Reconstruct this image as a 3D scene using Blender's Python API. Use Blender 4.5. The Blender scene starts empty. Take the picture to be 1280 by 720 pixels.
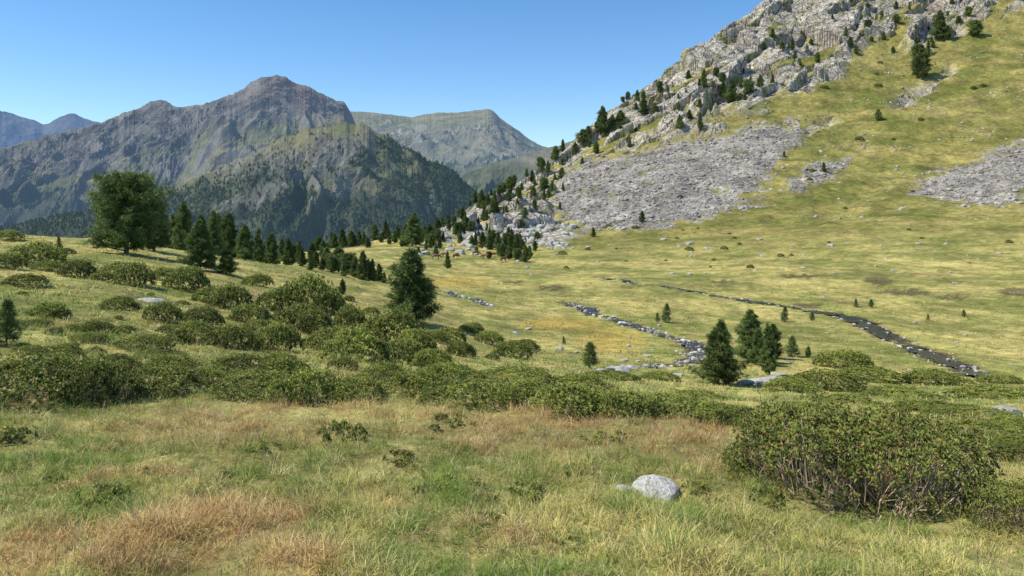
import bpy, math, random
import numpy as np
from mathutils import Vector
R=np.random.RandomState(7)
random.seed(7)
F=985.0; HV=250.0
sc=bpy.context.scene
# ------------------------------------------------------------------ noise
def _hh(ix,iy,seed):
    n=(ix.astype(np.int64)*374761393+iy.astype(np.int64)*668265263+seed*974711)&0xffffffff
    n=((n^(n>>13))*1274126177)&0xffffffff
    n=(n^(n>>16))&0xffffffff
    return n.astype(np.float64)/4294967296.0
def _g(ix,iy,seed):
    a=_hh(ix,iy,seed)*2*np.pi
    return np.cos(a),np.sin(a)
def noise2(x,y,seed=0):
    x=np.asarray(x,float);y=np.asarray(y,float)
    x0=np.floor(x);y0=np.floor(y);fx=x-x0;fy=y-y0
    u=fx*fx*fx*(fx*(fx*6-15)+10);v=fy*fy*fy*(fy*(fy*6-15)+10)
    def d(i,j):
        gx,gy=_g(x0+i,y0+j,seed);return gx*(fx-i)+gy*(fy-j)
    a=d(0,0);b=d(1,0);c=d(0,1);e=d(1,1)
    return ((a+(b-a)*u)+((c+(e-c)*u)-(a+(b-a)*u))*v)*1.5
def worley(x,y,seed,tilt=1.2):
    """fractured blocks: per-cell random height plus a random tilt"""
    x0=np.floor(x);y0=np.floor(y);best=np.full(x.shape,1e9);sec=np.full(x.shape,1e9);out=np.zeros(x.shape)
    for i in (-1,0,1):
        for j in (-1,0,1):
            cx=x0+i;cy=y0+j
            px=cx+_hh(cx,cy,seed);py=cy+_hh(cx,cy,seed+1)
            d=(x-px)**2+(y-py)**2
            o=_hh(cx,cy,seed+2)-.5+(x-px)*(_hh(cx,cy,seed+3)-.5)*tilt+(y-py)*(_hh(cx,cy,seed+4)-.5)*tilt
            b=d<best
            sec=np.where(b,best,np.minimum(sec,d));out=np.where(b,o,out);best=np.where(b,d,best)
    return out,np.sqrt(sec)-np.sqrt(best)
def fbm(x,y,o=4,seed=0,g=.5):
    s=0;a=1;t=0
    for i in range(o):
        s=s+a*noise2(x,y,seed+i*17);t+=a;a*=g;x=x*2.03+5.1;y=y*2.03+1.7
    return s/t
def ridged(x,y,o=4,seed=0,g=.5):
    s=0;a=1;t=0;w=1
    for i in range(o):
        n=(1-np.abs(noise2(x,y,seed+i*31)))**2
        s=s+a*n*w;t+=a;w=np.clip(n*1.3,0,1);a*=g;x=x*2.07+3.1;y=y*2.07+7.7
    return s/t
def sm(x,a,b):
    k=np.clip((x-a)/(b-a),0,1);return k*k*(3-2*k)
def mix(a,b,k):
    a=np.asarray(a,float);b=np.asarray(b,float);k=np.asarray(k)[...,None];return a*(1-k)+b*k
# ------------------------------------------------------------------ terrain table   (depth, v)
cols={
-700:[(.5,1.45,'z'),(7.5,-1.5,'z'),(30,-2.0,'z'),(80,-2.0,'z'),(110,-8,'z'),(200,-45,'z'),(700,-200,'z')],
0:[(.5,-1.5,'z'),(3.4,720),(7.2,508),(15,402),(25,360),(40,325),(60,302),(80,291),(95,-5,'z'),(130,-18,'z'),(200,-45,'z'),(700,-200,'z')],
160:[(.5,-1.5,'z'),(3.4,720),(7.2,508),(15,425),(25,375),(40,338),(60,311),(78,300),(95,-5.6,'z'),(130,-14,'z'),(200,-38,'z'),(700,-200,'z')],
320:[(.5,-1.5,'z'),(3.4,720),(7.2,507),(15,445),(25,404),(40,366),(60,340),(78,327),(100,-8.2,'z'),(150,-11.5,'z'),(200,-14,'z'),(230,-20,'z'),(400,-80,'z'),(700,-200,'z')],
480:[(.5,-1.5,'z'),(3.4,720),(7.2,506),(12,470),(20,445),(30,422),(42,404),(60,372),(90,346),(130,326),(180,309),(215,300),(250,-13,'z'),(400,-70,'z'),(700,-200,'z')],
560:[(.5,-1.5,'z'),(3.4,720),(7.2,506),(12,472),(20,452),(30,440),(42,420),(60,390),(90,360),(130,336),(180,314),(220,302),(260,289),(300,276),(340,-12,'z'),(700,-200,'z')],
640:[(.5,-1.5,'z'),(3.4,720),(7.2,507),(12,474),(20,460),(30,452),(45,443),(60,410),(80,380),(110,351),(160,326),(205,310),(230,303),(290,262),(345,233),(400,-10,'z'),(700,-180,'z')],
700:[(.5,-1.5,'z'),(3.4,720),(7.2,508),(12,480),(20,466),(32,456),(47,441),(62,410),(82,382),(110,352),(160,326),(205,309),(225,302),(280,262),(340,216),(395,187),(450,8,'z'),(700,-100,'z')],
760:[(.5,-1.5,'z'),(3.4,720),(7.2,510),(12,486),(20,474),(34,464),(50,440),(66,408),(86,380),(110,352),(160,326),(200,308),(220,296),(260,265),(320,210),(380,160),(425,130),(480,40,'z'),(700,-20,'z')],
860:[(.5,-1.5,'z'),(3.4,720),(7.2,514),(12,496),(20,484),(35,474),(50,445),(68,412),(88,380),(110,355),(160,325),(195,303),(220,285),(260,255),(320,195),(380,132),(440,72),(475,44),(530,90,'z'),(700,60,'z')],
960:[(.5,-1.5,'z'),(3.4,722),(7.2,522),(12,505),(20,491),(35,480),(50,450),(70,415),(88,385),(110,357),(160,322),(195,296),(220,280),(260,250),(320,186),(380,122),(440,60),(515,-6),(600,150,'z'),(700,150,'z')],
1120:[(.5,-1.5,'z'),(3.4,724),(7.2,536),(12,515),(20,500),(35,488),(50,460),(70,420),(88,388),(110,358),(150,323),(185,294),(205,276),(240,262),(300,202),(360,138),(440,66),(560,-40),(640,190,'z'),(700,190,'z')],
1280:[(.5,-1.5,'z'),(3.4,726),(7.2,542),(12,520),(20,505),(35,492),(50,465),(70,425),(88,390),(110,358),(150,321),(180,292),(200,272),(225,255),(280,200),(340,136),(420,62),(560,-60),(640,200,'z'),(700,200,'z')],
1900:[(.5,-1.5,'z'),(7.2,-2.3,'z'),(20,-5.2,'z'),(50,-10.5,'z'),(110,-11,'z'),(160,-4,'z'),(210,5,'z'),(320,30,'z'),(420,90,'z'),(560,190,'z'),(700,220,'z')]}
LY=np.linspace(math.log(.4),math.log(720),500)
TT=np.linspace(-1.4,1.4,421)
cu=sorted(cols); ct=np.array([(u-640)/F for u in cu])
prof=[]
for u in cu:
    ys=[];zs=[]
    for p in cols[u]:
        ys.append(math.log(p[0])); zs.append((HV-p[1])/F*p[0] if len(p)==2 else (p[1] if p[1]<1.4 or p[0]>100 else -1.5))
    prof.append(np.interp(LY,ys,zs))
prof=np.array(prof)
Z=np.array([np.interp(TT,ct,prof[:,j]) for j in range(len(LY))]).T
def gs(A,ax,s):
    r=int(3*s);k=np.exp(-.5*(np.arange(-r,r+1)/s)**2);k/=k.sum()
    P=np.pad(A,[(r,r) if i==ax else (0,0) for i in range(2)],mode='edge')
    return np.apply_along_axis(lambda m:np.convolve(m,k,'valid'),ax,P)
Z=gs(gs(Z,1,4),0,5)
def hbase(x,y):
    y=np.maximum(y,.42);t=np.clip(x/y,-1.39,1.39)
    a=(t-TT[0])/(TT[1]-TT[0]);b=np.clip((np.log(y)-LY[0])/(LY[1]-LY[0]),0,len(LY)-1.001)
    i=a.astype(int);j=b.astype(int);fa=a-i;fb=b-j
    return (Z[i,j]*(1-fa)+Z[i+1,j]*fa)*(1-fb)+(Z[i,j+1]*(1-fa)+Z[i+1,j+1]*fa)*fb
def polysd(u,v,poly):
    n=len(poly);d=np.full(u.shape,1e9);ins=np.zeros(u.shape,bool)
    for i in range(n):
        x1,y1=poly[i];x2,y2=poly[(i+1)%n]
        ex,ey=x2-x1,y2-y1
        k=np.clip(((u-x1)*ex+(v-y1)*ey)/(ex*ex+ey*ey),0,1)
        d=np.minimum(d,np.hypot(u-x1-k*ex,v-y1-k*ey))
        if y1!=y2:
            c=((y1>v)!=(y2>v))&(u<(x2-x1)*(v-y1)/(y2-y1)+x1);ins^=c
    return np.where(ins,d,-d)
SCREE=[(692,225),(740,200),(800,182),(880,165),(960,158),(1000,150),(992,178),(975,205),(945,235),(925,250),(960,248),(930,262),(870,276),(800,282),(740,288),(700,270)]
SCREE2=[(1138,240),(1160,222),(1205,204),(1250,186),(1300,175),(1300,236),(1240,252),(1190,250)]
SCREE3=[(980,236),(1010,212),(1060,202),(1055,214),(1000,238)]
ROCK=[(500,300),(580,258),(640,210),(690,150),(800,40),(900,-60),(1320,-60),(1320,-10),(1255,15),(1210,38),(1150,62),(1075,60),(1060,100),(1000,130),(940,140),(880,158),(800,178),(730,206),(690,225),(700,275),(735,292),(690,312),(640,318),(590,306),(520,306)]
ROCK2=[(1105,132),(1135,108),(1190,82),(1200,92),(1150,118),(1118,136)]
ROCK3=[(1050,150),(1015,165),(1000,180),(1008,160),(1040,140)]
def zones(x,y):
    z=hbase(x,y);u=640+F*x/y;v=HV-F*z/y
    wu=fbm(x/22,y/22,4,5)*34;wv=fbm(x/22,y/22,4,9)*26
    wf=fbm(x/5,y/5,4,6,.65)*22
    far=sm(y,150,200)
    sd=np.maximum(polysd(u+wu*.7,v+wv*.7,SCREE),np.maximum(polysd(u+wu*.6,v+wv*.6,SCREE2),polysd(u+wu*.3,v+wv*.2,SCREE3)+2))+wf
    s=sm(sd,-4,5)*far
    rd=np.maximum(polysd(u+wu,v+wv,ROCK),np.maximum(polysd(u+wu*.3,v+wv*.3,ROCK2),polysd(u+wu*.3,v+wv*.3,ROCK3)))
    # grassy ledges run diagonally through the rock
    a=x*.8+y*.6;b=-x*.6+y*.8
    g=fbm(a/44,b/13,5,77,.5)
    r=sm(rd,-6,14)*far*(1-s)
    r=r*sm(g+ .085+.0033*np.clip(rd,0,60),-.03,.06)
    return z,r,s,u,v
def H(x,y,need=False):
    x=np.asarray(x,float);y=np.asarray(y,float)
    z,r,s,u,v=zones(x,y)
    near=1-sm(y,14,40)
    z=z+near*(noise2(x/.42,y/.42,3)*.045+fbm(x/1.7,y/1.7,2,4)*.10)*sm(y,.5,2)
    z=z+sm(y,9,30)*(1-sm(y,200,240))*fbm(x/7,y/7,3,8)*.38*(1-.55*sm(u,560,700))
    hill=sm(y,185,230)
    z=z+sm(y,60,130)*(fbm(x/5,y/6,3,16)*.26)
    z=z+sm(y,120,180)*(fbm(x/12,y/12,3,15)*.6)
    z=z+hill*(fbm(x/45,y/45,4,12)*3.0+fbm(x/9,y/9,3,14)*.9)
    ky=sm(y,200,250)
    m=(r*ky>.001)
    if m.any():
        xm=x[m];ym=y[m];wx=xm+noise2(xm/14,ym/14,60)*4;wy=ym+noise2(xm/14,ym/14,61)*4
        a=wx*.8+wy*.6;b=-wx*.6+wy*.8
        w1,e1=worley(a/48,b/22,70,1.7);w2,e2=worley(a/20,b/10,75,1.7);w3,e3=worley(a/8,b/4.5,80,1.5)
        dz=(fbm(a/60,b/40,3,21))*7+w1*8.0+w2*3.4+w3*.8-(1-sm(e2,0,.05))*.8-(1-sm(e1,0,.035))*1.5
        add_=np.zeros_like(z);add_[m]=dz;z=z+add_*r*ky
    z=z+s*(noise2(x/2.0,y/2.0,50)*.22+fbm(x/9,y/9,3,51)*.9)
    if need: return z,r,s,u,v
    return z
YS=np.geomspace(2.2,640,1100)
def hit(u,v):
    t=(u-640)/F;k=(HV-v)/F
    zr=k*YS;zg=H(t*YS,YS);b=np.where(zr<=zg)[0]
    if len(b)==0:
        g=(zr-zg)/YS;g[YS<60]=9;i=int(np.argmin(g));y=YS[i]
    elif b[0]==0: y=YS[0]
    else:
        i=b[0];a0=zr[i-1]-zg[i-1];a1=zr[i]-zg[i];y=YS[i-1]+(YS[i]-YS[i-1])*a0/(a0-a1)
    return t*y,y,float(H(np.array([t*y]),np.array([y]))[0])
# ------------------------------------------------------------------ mesh helper
COL=sc.collection
def mk_mesh(name,V,Q=None,T=None,C=None,mats=(),mi=None,smooth=False,A=None):
    me=bpy.data.meshes.new(name)
    V=np.asarray(V,np.float32);q=0 if Q is None else len(Q);k=0 if T is None else len(T)
    me.vertices.add(len(V));me.vertices.foreach_set('co',V.ravel())
    li=[]
    if q: li.append(np.asarray(Q,np.int32).ravel())
    if k: li.append(np.asarray(T,np.int32).ravel())
    li=np.concatenate(li);me.loops.add(len(li));me.loops.foreach_set('vertex_index',li)
    me.polygons.add(q+k)
    ls=np.concatenate([np.arange(q)*4,q*4+np.arange(k)*3]).astype(np.int32)
    me.polygons.foreach_set('loop_start',ls)
    for m in mats: me.materials.append(m)
    if mi is not None: me.polygons.foreach_set('material_index',np.asarray(mi,np.int32))
    me.polygons.foreach_set('use_smooth',np.full(q+k,bool(smooth)))
    if C is not None:
        C=np.asarray(C,np.float32)
        if C.shape[1]==3: C=np.hstack([C,np.ones((len(C),1),np.float32) if A is None else np.asarray(A,np.float32).reshape(-1,1)])
        at=me.color_attributes.new('Col','FLOAT_COLOR','POINT');at.data.foreach_set('color',C.ravel())
    me.update(calc_edges=True);me.validate()
    return me
def add(name,data,label=None,cat=None,kind=None,group=None,loc=None,rot=None,scale=None,parent=None):
    o=bpy.data.objects.new(name,data);COL.objects.link(o)
    if label:o['label']=label
    if cat:o['category']=cat
    if kind:o['kind']=kind
    if group:o['group']=group
    if loc is not None:o.location=loc
    if rot is not None:o.rotation_euler=rot
    if scale is not None:o.scale=scale
    if parent is not None:o.parent=parent
    return o
def gridq(nr,nc):
    i=np.arange(nr*nc).reshape(nr,nc)
    return np.stack([i[:-1,:-1],i[:-1,1:],i[1:,1:],i[1:,:-1]],-1).reshape(-1,4)
# ------------------------------------------------------------------ materials
def newmat(name):
    m=bpy.data.materials.new(name);m.use_nodes=True;nt=m.node_tree
    for n in list(nt.nodes):nt.nodes.remove(n)
    return m,nt,nt.nodes,nt.links
def mat_leaf(name,trans=.3,rough=.55,spec=.25,up=0.0):
    m,nt,N,L=newmat(name)
    o=N.new('ShaderNodeOutputMaterial');a=N.new('ShaderNodeAttribute');a.attribute_name='Col'
    oi=N.new('ShaderNodeObjectInfo')
    hs=N.new('ShaderNodeHueSaturation')
    mr=N.new('ShaderNodeMapRange');mr.inputs[3].default_value=.74;mr.inputs[4].default_value=1.28
    L.new(oi.outputs['Random'],mr.inputs[0]);L.new(mr.outputs[0],hs.inputs['Value']);L.new(a.outputs['Color'],hs.inputs['Color'])
    p=N.new('ShaderNodeBsdfPrincipled');p.inputs['Roughness'].default_value=rough;p.inputs['Specular IOR Level'].default_value=spec
    if up>0:
        g=N.new('ShaderNodeNewGeometry');va=N.new('ShaderNodeVectorMath');va.operation='ADD';va.inputs[1].default_value=(0,0,up)
        vn=N.new('ShaderNodeVectorMath');vn.operation='NORMALIZE';L.new(g.outputs['Normal'],va.inputs[0]);L.new(va.outputs[0],vn.inputs[0]);L.new(vn.outputs[0],p.inputs['Normal'])
    t=N.new('ShaderNodeBsdfTranslucent');mx=N.new('ShaderNodeMixShader');mx.inputs[0].default_value=trans
    L.new(hs.outputs[0],p.inputs['Base Color']);L.new(hs.outputs[0],t.inputs['Color'])
    L.new(p.outputs[0],mx.inputs[1]);L.new(t.outputs[0],mx.inputs[2]);L.new(mx.outputs[0],o.inputs[0])
    return m
def mat_ground(name,scales=(.8,9),bump=.3,bdist=.05,rock=False):
    m,nt,N,L=newmat(name)
    o=N.new('ShaderNodeOutputMaterial');a=N.new('ShaderNodeAttribute');a.attribute_name='Col'
    g=N.new('ShaderNodeNewGeometry')
    p=N.new('ShaderNodeBsdfPrincipled');p.inputs['Roughness'].default_value=.9;p.inputs['Specular IOR Level'].default_value=.12
    cur=a.outputs['Color'];hs=[]
    for i,s in enumerate(scales):
        n=N.new('ShaderNodeTexNoise');n.inputs['Scale'].default_value=s;n.inputs['Detail'].default_value=6;n.inputs['Roughness'].default_value=.65
        L.new(g.outputs['Position'],n.inputs['Vector'])
        r=N.new('ShaderNodeMapRange');r.inputs[1].default_value=.3;r.inputs[2].default_value=.7;r.inputs[3].default_value=.62;r.inputs[4].default_value=1.38
        L.new(n.outputs['Fac'],r.inputs[0])
        mm=N.new('ShaderNodeVectorMath');mm.operation='SCALE';L.new(cur,mm.inputs[0]);L.new(r.outputs[0],mm.inputs['Scale']);cur=mm.outputs[0];hs.append(n.outputs['Fac'])
    b=N.new('ShaderNodeBump');b.inputs['Strength'].default_value=bump;b.inputs['Distance'].default_value=bdist;L.new(hs[-1],b.inputs['Height'])
    nrm=b.outputs[0]
    if rock:
        for s,d in ((.14,.5),(.42,.3)):
            w=N.new('ShaderNodeTexNoise');w.inputs['Scale'].default_value=s*1.4;w.inputs['Detail'].default_value=3
            L.new(g.outputs['Position'],w.inputs['Vector'])
            va=N.new('ShaderNodeVectorMath');va.operation='MULTIPLY_ADD';va.inputs[1].default_value=(2.5,2.5,2.5)
            L.new(w.outputs['Color'],va.inputs[0]);L.new(g.outputs['Position'],va.inputs[2])
            vo=N.new('ShaderNodeTexVoronoi');vo.feature='DISTANCE_TO_EDGE';vo.inputs['Scale'].default_value=s
            L.new(va.outputs[0],vo.inputs['Vector'])
            r=N.new('ShaderNodeMapRange');r.inputs[1].default_value=0;r.inputs[2].default_value=.06
            L.new(vo.outputs[0],r.inputs[0])
            r2=N.new('ShaderNodeMath');r2.operation='SUBTRACT';r2.inputs[0].default_value=1;L.new(r.outputs[0],r2.inputs[1])
            r3=N.new('ShaderNodeMath');r3.operation='MULTIPLY';L.new(r2.outputs[0],r3.inputs[0]);L.new(a.outputs['Alpha'],r3.inputs[1])
            r4=N.new('ShaderNodeMath');r4.operation='MULTIPLY_ADD';r4.inputs[1].default_value=-.32;r4.inputs[2].default_value=1;L.new(r3.outputs[0],r4.inputs[0])
            mm=N.new('ShaderNodeVectorMath');mm.operation='SCALE';L.new(cur,mm.inputs[0]);L.new(r4.outputs[0],mm.inputs['Scale']);cur=mm.outputs[0]
            b2=N.new('ShaderNodeBump');b2.inputs['Distance'].default_value=d;L.new(r.outputs[0],b2.inputs['Height']);L.new(a.outputs['Alpha'],b2.inputs['Strength'])
            L.new(nrm,b2.inputs['Normal']);nrm=b2.outputs[0]
    L.new(cur,p.inputs['Base Color']);L.new(nrm,p.inputs['Normal']);L.new(p.outputs[0],o.inputs[0])
    return m
def mat_mtn(name,haze_glow,scale,bs=.5):
    m,nt,N,L=newmat(name)
    o=N.new('ShaderNodeOutputMaterial');a=N.new('ShaderNodeAttribute');a.attribute_name='Col'
    g=N.new('ShaderNodeNewGeometry')
    n=N.new('ShaderNodeTexNoise');n.inputs['Scale'].default_value=scale;n.inputs['Detail'].default_value=9;n.inputs['Roughness'].default_value=.75
    L.new(g.outputs['Position'],n.inputs['Vector'])
    r=N.new('ShaderNodeMapRange');r.inputs[1].default_value=.3;r.inputs[2].default_value=.7;r.inputs[3].default_value=.58;r.inputs[4].default_value=1.42
    L.new(n.outputs['Fac'],r.inputs[0])
    mm=N.new('ShaderNodeVectorMath');mm.operation='SCALE';L.new(a.outputs['Color'],mm.inputs[0]);L.new(r.outputs[0],mm.inputs['Scale'])
    b=N.new('ShaderNodeBump');b.inputs['Strength'].default_value=bs;b.inputs['Distance'].default_value=.4/scale;L.new(n.outputs['Fac'],b.inputs['Height'])
    d=N.new('ShaderNodeBsdfDiffuse');L.new(mm.outputs[0],d.inputs[0]);L.new(b.outputs[0],d.inputs['Normal'])
    e=N.new('ShaderNodeEmission');e.inputs[0].default_value=(*haze_glow,1);e.inputs[1].default_value=1  # aerial haze painted as a constant bluish surface glow, set per ridge
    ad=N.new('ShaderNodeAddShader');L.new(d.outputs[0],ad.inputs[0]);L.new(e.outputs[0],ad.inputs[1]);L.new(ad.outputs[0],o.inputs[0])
    return m
def mat_rock(name,scale=6,bump=.5,dist=.03,lichen=True):
    m,nt,N,L=newmat(name)
    o=N.new('ShaderNodeOutputMaterial');a=N.new('ShaderNodeAttribute');a.attribute_name='Col'
    tc=N.new('ShaderNodeTexCoord')
    n=N.new('ShaderNodeTexNoise');n.inputs['Scale'].default_value=scale;n.inputs['Detail'].default_value=8;n.inputs['Roughness'].default_value=.7
    L.new(tc.outputs['Object'],n.inputs['Vector'])
    r=N.new('ShaderNodeMapRange');r.inputs[1].default_value=.3;r.inputs[2].default_value=.7;r.inputs[3].default_value=.6;r.inputs[4].default_value=1.3
    L.new(n.outputs['Fac'],r.inputs[0])
    mm=N.new('ShaderNodeVectorMath');mm.operation='SCALE';L.new(a.outputs['Color'],mm.inputs[0]);L.new(r.outputs[0],mm.inputs['Scale'])
    cur=mm.outputs[0]
    if lichen:
        n2=N.new('ShaderNodeTexNoise');n2.inputs['Scale'].default_value=scale*1.7;n2.inputs['Detail'].default_value=5
        L.new(tc.outputs['Object'],n2.inputs['Vector'])
        r2=N.new('ShaderNodeMapRange');r2.inputs[1].default_value=.54;r2.inputs[2].default_value=.60;L.new(n2.outputs['Fac'],r2.inputs[0])
        mx=N.new('ShaderNodeMix');mx.data_type='RGBA';mx.inputs[7].default_value=(.36,.35,.12,1)
        ml=N.new('ShaderNodeMath');ml.operation='MULTIPLY';ml.inputs[1].default_value=.5;L.new(r2.outputs[0],ml.inputs[0])
        L.new(ml.outputs[0],mx.inputs[0]);L.new(cur,mx.inputs[6]);cur=mx.outputs[2]
    b=N.new('ShaderNodeBump');b.inputs['Strength'].default_value=bump;b.inputs['Distance'].default_value=dist;L.new(n.outputs['Fac'],b.inputs['Height'])
    p=N.new('ShaderNodeBsdfPrincipled');p.inputs['Roughness'].default_value=.85;p.inputs['Specular IOR Level'].default_value=.2
    L.new(cur,p.inputs['Base Color']);L.new(b.outputs[0],p.inputs['Normal']);L.new(p.outputs[0],o.inputs[0])
    return m
M_grass=mat_leaf('grass_blades',.30,.7,.10,1.6)
M_leaf=mat_leaf('shrub_leaves',.25,.55,.2,.6)
M_needle=mat_leaf('pine_needles',.18,.6,.15,.55)
M_bark=mat_rock('bark',9,.6,.02,False)
M_twig=mat_rock('twigs',20,.3,.01,False)
M_ground=mat_ground('meadow_ground',(.22,1.1,4.5,22),.6,.06)
M_hill=mat_ground('hillside_ground',(.12,.7,2.6),.6,.35,True)
M_rock=mat_rock('granite',5,.7,.05)
M_scree=mat_rock('scree_stone',.35,.4,.2,False)
# ------------------------------------------------------------------ ground colours
def gcol(x,y,r=None,s=None,u=None,v=None):
    yel=(.49,.405,.13);grn=(.225,.23,.058)
    k=sm(fbm(x/16,y/16,5,101)+.7*fbm(x/2.5,y/3.5,4,103,.6),-.34,.28)
    c=mix(grn,yel,k)
    if v is not None:
        hillg=sm(y,140,215)*sm(u,640,760)
        k2=sm(fbm(x/30,y/24,6,109,.62),-.28,.34)
        c=mix(c,mix((.155,.16,.036),(.33,.275,.085),k2),hillg)
        c=mix(c,(.33,.225,.10),sm(fbm(x/18,y/12,5,131,.6),.10,.4)*.4)
        c=mix(c,(.125,.135,.032),hillg*sm(fbm(x/6,y/5,5,133,.65),.08,.30)*.5)
        c=mix(c,(.19,.20,.048),sm(y,50,80)*(1-hillg)*sm(fbm(x/5,y/9,5,137,.65),.05,.32)*.6)
    d=sm(fbm(x/1.3,y/1.3,2,111),.22,.4)*sm(y,14,25)
    c=mix(c,(.15,.17,.04),d*.55*(1-sm(y,60,130)*.3))
    near=1-sm(y,7,16)
    c=mix(c,(.33,.30,.10),near*.8)
    br=sm(fbm(x/5,y/5,3,119),.15,.42)
    c=mix(c,(.38,.27,.11),br*.4*(1-sm(y,60,140)))
    return c
streams=[
 [(748,346,3),(775,350,4),(810,356,4),(850,361,5),(893,369,6),(925,374,7),(960,380,8),(1010,388,9),(1050,394,11),(1078,402,15),(1095,412,15),(1120,425,12),(1150,437,16),(1175,448,19),(1205,460,21),(1228,470,16)],
 [(708,378,7),(730,386,11),(748,393,9),(775,402,8),(800,409,10),(822,417,9),(850,423,10),(872,430,13),(878,440,14),(862,452,13),(830,456,9),(790,459,6),(760,463,4)],
 [(556,364,4),(578,371,5),(598,377,6),(618,383,5)]]
SP=[[hit(u,v)+(w,) for u,v,w in pts] for pts in streams]
def densify(W,step):
    P=np.array([[a[0],a[1]] for a in W]);w=np.array([a[3]*a[1]/F*1.8 for a in W])
    d=np.r_[0,np.cumsum(np.hypot(*np.diff(P,axis=0).T))];n=max(8,int(d[-1]/step));s=np.linspace(0,d[-1],n)
    X=np.interp(s,d,P[:,0]);Y=np.interp(s,d,P[:,1]);ww=np.interp(s,d,w)
    k=np.ones(7)/7
    X=np.convolve(np.pad(X,3,mode='edge'),k,'valid');Y=np.convolve(np.pad(Y,3,mode='edge'),k,'valid')
    X=X+fbm(s/4,s*0,3,201)*1.0;Y=Y+fbm(s/4,s*0+9,3,203)*2.2
    ww=ww*(1+1.7*fbm(s/1.8,s*0+3,4,207,.6)).clip(.18,2.2);return X,Y,ww
SD=[densify(W,.35) for W in SP]
def streamdist(x,y):
    d=np.full(x.shape,99.)
    m=(y>30)&(y<130)
    xi=x[m];yi=y[m];b=np.full(xi.shape,99.)
    for X,Y,w in SD:
        for i in range(0,len(X),4):
            b=np.minimum(b,np.hypot(xi-X[i],yi-Y[i])-w[i]*.5)
    d[m]=b;return d
def yb(t):
    return np.interp(640+F*t,[500,560,640,700,860,1000,1280,1700],[225,215,208,205,203,200,178,165])
# ground sheet
nr,nc=560,640
yy=np.geomspace(.5,700,nr);ss=np.linspace(-1,1,nc);tt=.72*ss+.6*ss**5
Yg,Tg=np.meshgrid(yy,tt,indexing='ij');Xg=Tg*Yg
Zg,r_,s_,u_,v_=H(Xg.ravel(),Yg.ravel(),True)
C=gcol(Xg.ravel(),Yg.ravel(),r_,s_,u_,v_)
sd=streamdist(Xg.ravel(),Yg.ravel())
C=mix(C,(.085,.07,.04),(1-sm(sd+.5*noise2(Xg.ravel()/.9,Yg.ravel()/.9,9),.05,.7))*.8)
C=mix(C,(.26,.28,.06),((1-sm(sd,.8,4))*sm(sd,.5,1.2))*.5)
for (u,v,a,b) in [(1000,345,26,3),(1098,351,20,5),(1130,365,35,4),(1275,365,30,6),(1010,382,20,3),(690,360,16,3),(640,352,14,2),(1190,372,22,3),(905,352,18,2)]:
    e=((u_-u)/a)**2+((v_-v+3*noise2(u_/9,v_/5,5))/b)**2
    C=mix(C,(.10,.075,.04),(1-sm(e,.5,1.3))*.8)
for (u,v,a,b) in [(765,425,50,18),(700,405,60,10),(560,352,60,8)]:
    e=((u_-u)/a)**2+((v_-v)/b)**2
    C=mix(C,(.52,.34,.07),(1-sm(e,.2,1.2))*.6)
T_=Tg.ravel();Y_=Yg.ravel()
sink=sm(Y_-yb(T_),3,10)*6*sm(T_,-.16,-.10)
chan=(1-sm(sd,-.1,.35))*.18
Zg2=Zg-sink-chan
me=mk_mesh('ground',np.stack([Xg.ravel(),Y_,Zg2],1),gridq(nr,nc),None,C,[M_ground],smooth=True,A=r_)
add('ground',me,'rolling alpine meadow of dry yellow-green grass','meadow','structure')
# hillside
nr2,nc2=640,900
t2=np.linspace(-.15,.90,nc2);q=np.linspace(0,1,nr2)
T2,Q2=np.meshgrid(t2,q,indexing='xy')
Y2=yb(T2)+(640-yb(T2))*(Q2**1.15);X2=T2*Y2
x2=X2.ravel();y2=Y2.ravel()
Zh,rh,sh,uh,vh=H(x2,y2,True)
Ch=gcol(x2,y2,rh,sh,uh,vh)
a_=x2*.8+y2*.6;b_=-x2*.6+y2*.8
wa,ea=worley(a_/20,b_/10,75,1.1);wb,eb=worley(a_/8,b_/4.5,80,.9)
rc=mix((.36,.315,.245),(.56,.505,.41),np.clip(sm(fbm(x2/12,y2/12,4,300),-.3,.3)*.4+wa*.4+wb*.35+.42,0,1))
rc=mix(rc,(.25,.22,.17),sm(ridged(x2/9,y2/14,3,310),.6,.9)*.45)
rc=mix(rc,(.32,.22,.17),sm(fbm(x2/20,y2/20,3,311),.15,.4)*sm(90-vh,20,60)*.5)
rc=mix(rc,(.23,.23,.075),sm(fbm(a_/9,b_/3.4,4,312,.6),.10,.26)*.75)
Ch=mix(Ch,rc,np.clip(rh*1.3,0,1))
scl=mix((.22,.20,.17),(.36,.325,.275),sm(fbm(x2/4,y2/4,4,320)+1.1*fbm(x2/22,y2/14,5,321,.6),-.4,.4))
scl=mix(scl,(.24,.235,.08),sm(fbm(x2/11,y2/9,4,323),.24,.38)*.7)
Ch=mix(Ch,scl,sh)
Zh2=Zh-.4*(1-sm(y2-yb(T2.ravel()),0,4))
edge=sm(T2.ravel(),-.15,-.12);Zh2=Zh2-(1-edge)*4
me=mk_mesh('hillside',np.stack([x2,y2,Zh2],1),gridq(nr2,nc2),None,Ch,[M_hill],smooth=False,A=np.clip(rh+.2*sh,0,1))
add('hillside',me,'steep rocky mountainside with pale outcrops and green grass','mountainside','structure')
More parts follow.
